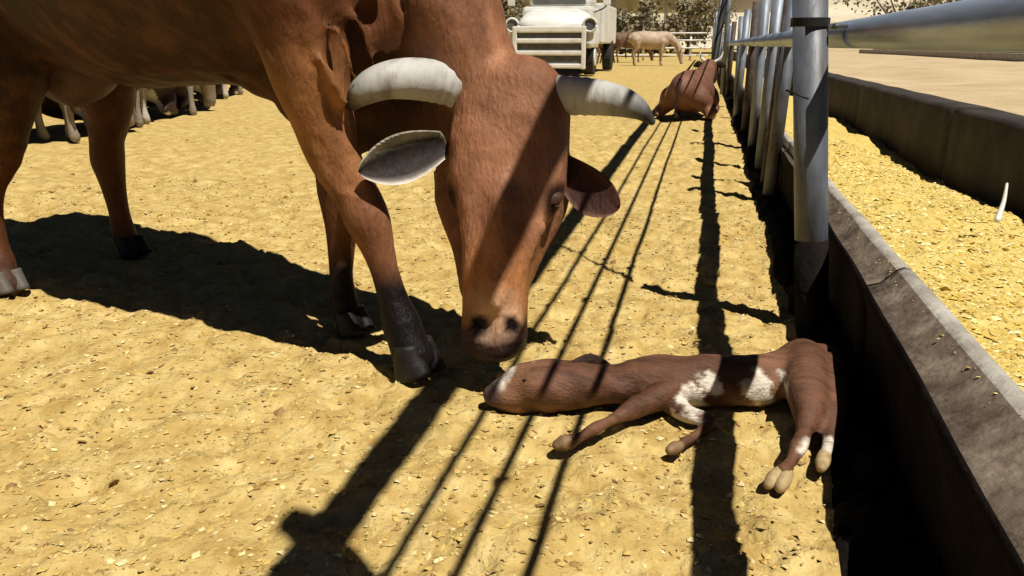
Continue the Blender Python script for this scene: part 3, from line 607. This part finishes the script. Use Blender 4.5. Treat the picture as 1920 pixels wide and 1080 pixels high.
# ---------------------------------------------------------------- far cross fence, shed, trees, hill
cf = thing('cross_fence', 'pale pipe fence crossing the far end of the pen', 'fence', (-8, 44, 0))
for i in range(24): pipe('post', (-56+i*2.4, 44, -.1), (-56+i*2.4, 44, 1.35), .06, M['white'], cf, 8)
for z in (.25, .62, 1.0, 1.35): pipe('rail', (-57, 43.93, z), (.2, 43.93, z), .04, M['white'], cf, 8)
shed = thing('open_shed', 'long pale open sided cattle shed beyond the cross fence', 'shed', (-14, 90, 0))
for i in range(9):
    pipe('post', (-34+i*5, 82, -.2), (-34+i*5, 82, 5.4), .16, M['white'], shed, 8); pipe('post', (-34+i*5, 98, -.2), (-34+i*5, 98, 4.2), .16, M['white'], shed, 8)
bm = bmesh.new(); box(bm, (-14, 90, 5.0), (46, 18, .15), Matrix.Rotation(-.07, 3, 'X')); from_bm('roof', bm, M['roof'], shed)
def tree(x, y, h, r, label, cols, n=2600, leaf=.16):
    t = thing('scrub_tree', label, 'tree', (x, y, 0), 'scrub trees beyond the pens')
    bm = bmesh.new(); tube(bm, [((x, y, -.2), h*.05), ((x+.1, y, h*.25), h*.035), ((x-.05, y+.1, h*.55), h*.02)], sub=3, seg=8)
    for k in range(5):
        a = k*1.3; tube(bm, [((x, y, h*.22), h*.02), ((x+r*.35*math.cos(a), y+r*.35*math.sin(a), h*.45), h*.013), ((x+r*.65*math.cos(a), y+r*.65*math.sin(a), h*.7), h*.006)], sub=3, seg=6)
    from_bm('trunk', bm, M['trunk'], t, smooth=True)
    cl = np.array([(random.gauss(0, r*.45), random.gauss(0, r*.45), random.uniform(.35, .92)*h) for _ in range(16)])
    c = cl[rng.integers(0, 16, n)]+rng.normal(0, r*.17, (n, 3)); c[:, 2] = np.clip(c[:, 2], h*.12, h)
    a = rng.normal(size=(n, 3)); a /= np.linalg.norm(a, axis=1)[:, None]; b = np.cross(a, rng.normal(size=(n, 3))); b /= np.linalg.norm(b, axis=1)[:, None]
    s = leaf*rng.uniform(.6, 1.5, (n, 1)); V = np.stack([c-a*s, c+b*s*.6, c+a*s, c-b*s*.6], 1).reshape(-1, 3)+np.array([x, y, 0])
    colr = np.array(cols)[rng.integers(0, len(cols), n)]
    o = link('crown', mesh_np('crown', V, np.arange(4*n).reshape(-1, 4), M['shrub'], False, np.repeat(colr, 4, 0)), t); tag(o, kind='stuff')
dry = [(.20, .17, .10), (.26, .22, .14), (.15, .13, .08), (.32, .27, .18)]
TL = ['grey brown scrub tree just right of the truck', 'low brown scrub tree behind the cross fence', 'scrub tree left of the fence vanishing point', 'olive scrub tree above the steel rail', 'wide olive scrub tree right of the clamped post', 'small scrub tree farthest right across the alley', 'scrub tree hidden mostly behind the cow neck']
for (x, y, h, r_), lab in zip(((-6.2, 62, 3.2, 2.4), (-3.6, 58, 2.6, 2.2), (-1.5, 66, 4.2, 2.4), (15, 70, 6.5, 4.5), (24, 78, 7, 5.5), (36, 72, 6, 4.5), (-16, 64, 4.5, 3)), TL): tree(x, y, h, r_, lab, dry)
th = np.linspace(-.9, .9, 260); rad = np.linspace(0, 1, 14)
T, Rr = np.meshgrid(th, rad); dist = 240+Rr*420
hx = np.sin(T)*dist*1.3; hy = np.cos(T)*dist; hz = -1+(Rr**.9)*(75+26*vnoise(T*100, Rr*0, 14, 81)+10*vnoise(T*100, Rr*40, 4, 82))+4*vnoise(hx, hy, 30, 83)*Rr
V = np.stack([hx.ravel(), hy.ravel(), hz.ravel()], 1); nx, ny = len(th), len(rad)
I = np.arange(nx*ny).reshape(ny, nx); Fq = np.stack([I[:-1, :-1].ravel(), I[:-1, 1:].ravel(), I[1:, 1:].ravel(), I[1:, :-1].ravel()], 1)
tag(link('hillside', mesh_np('hillside', V, Fq, M['hill'], True)), kind='structure')
S.render.engine = 'CYCLES'; S.cycles.diffuse_bounces = 1; S.cycles.max_bounces = 6
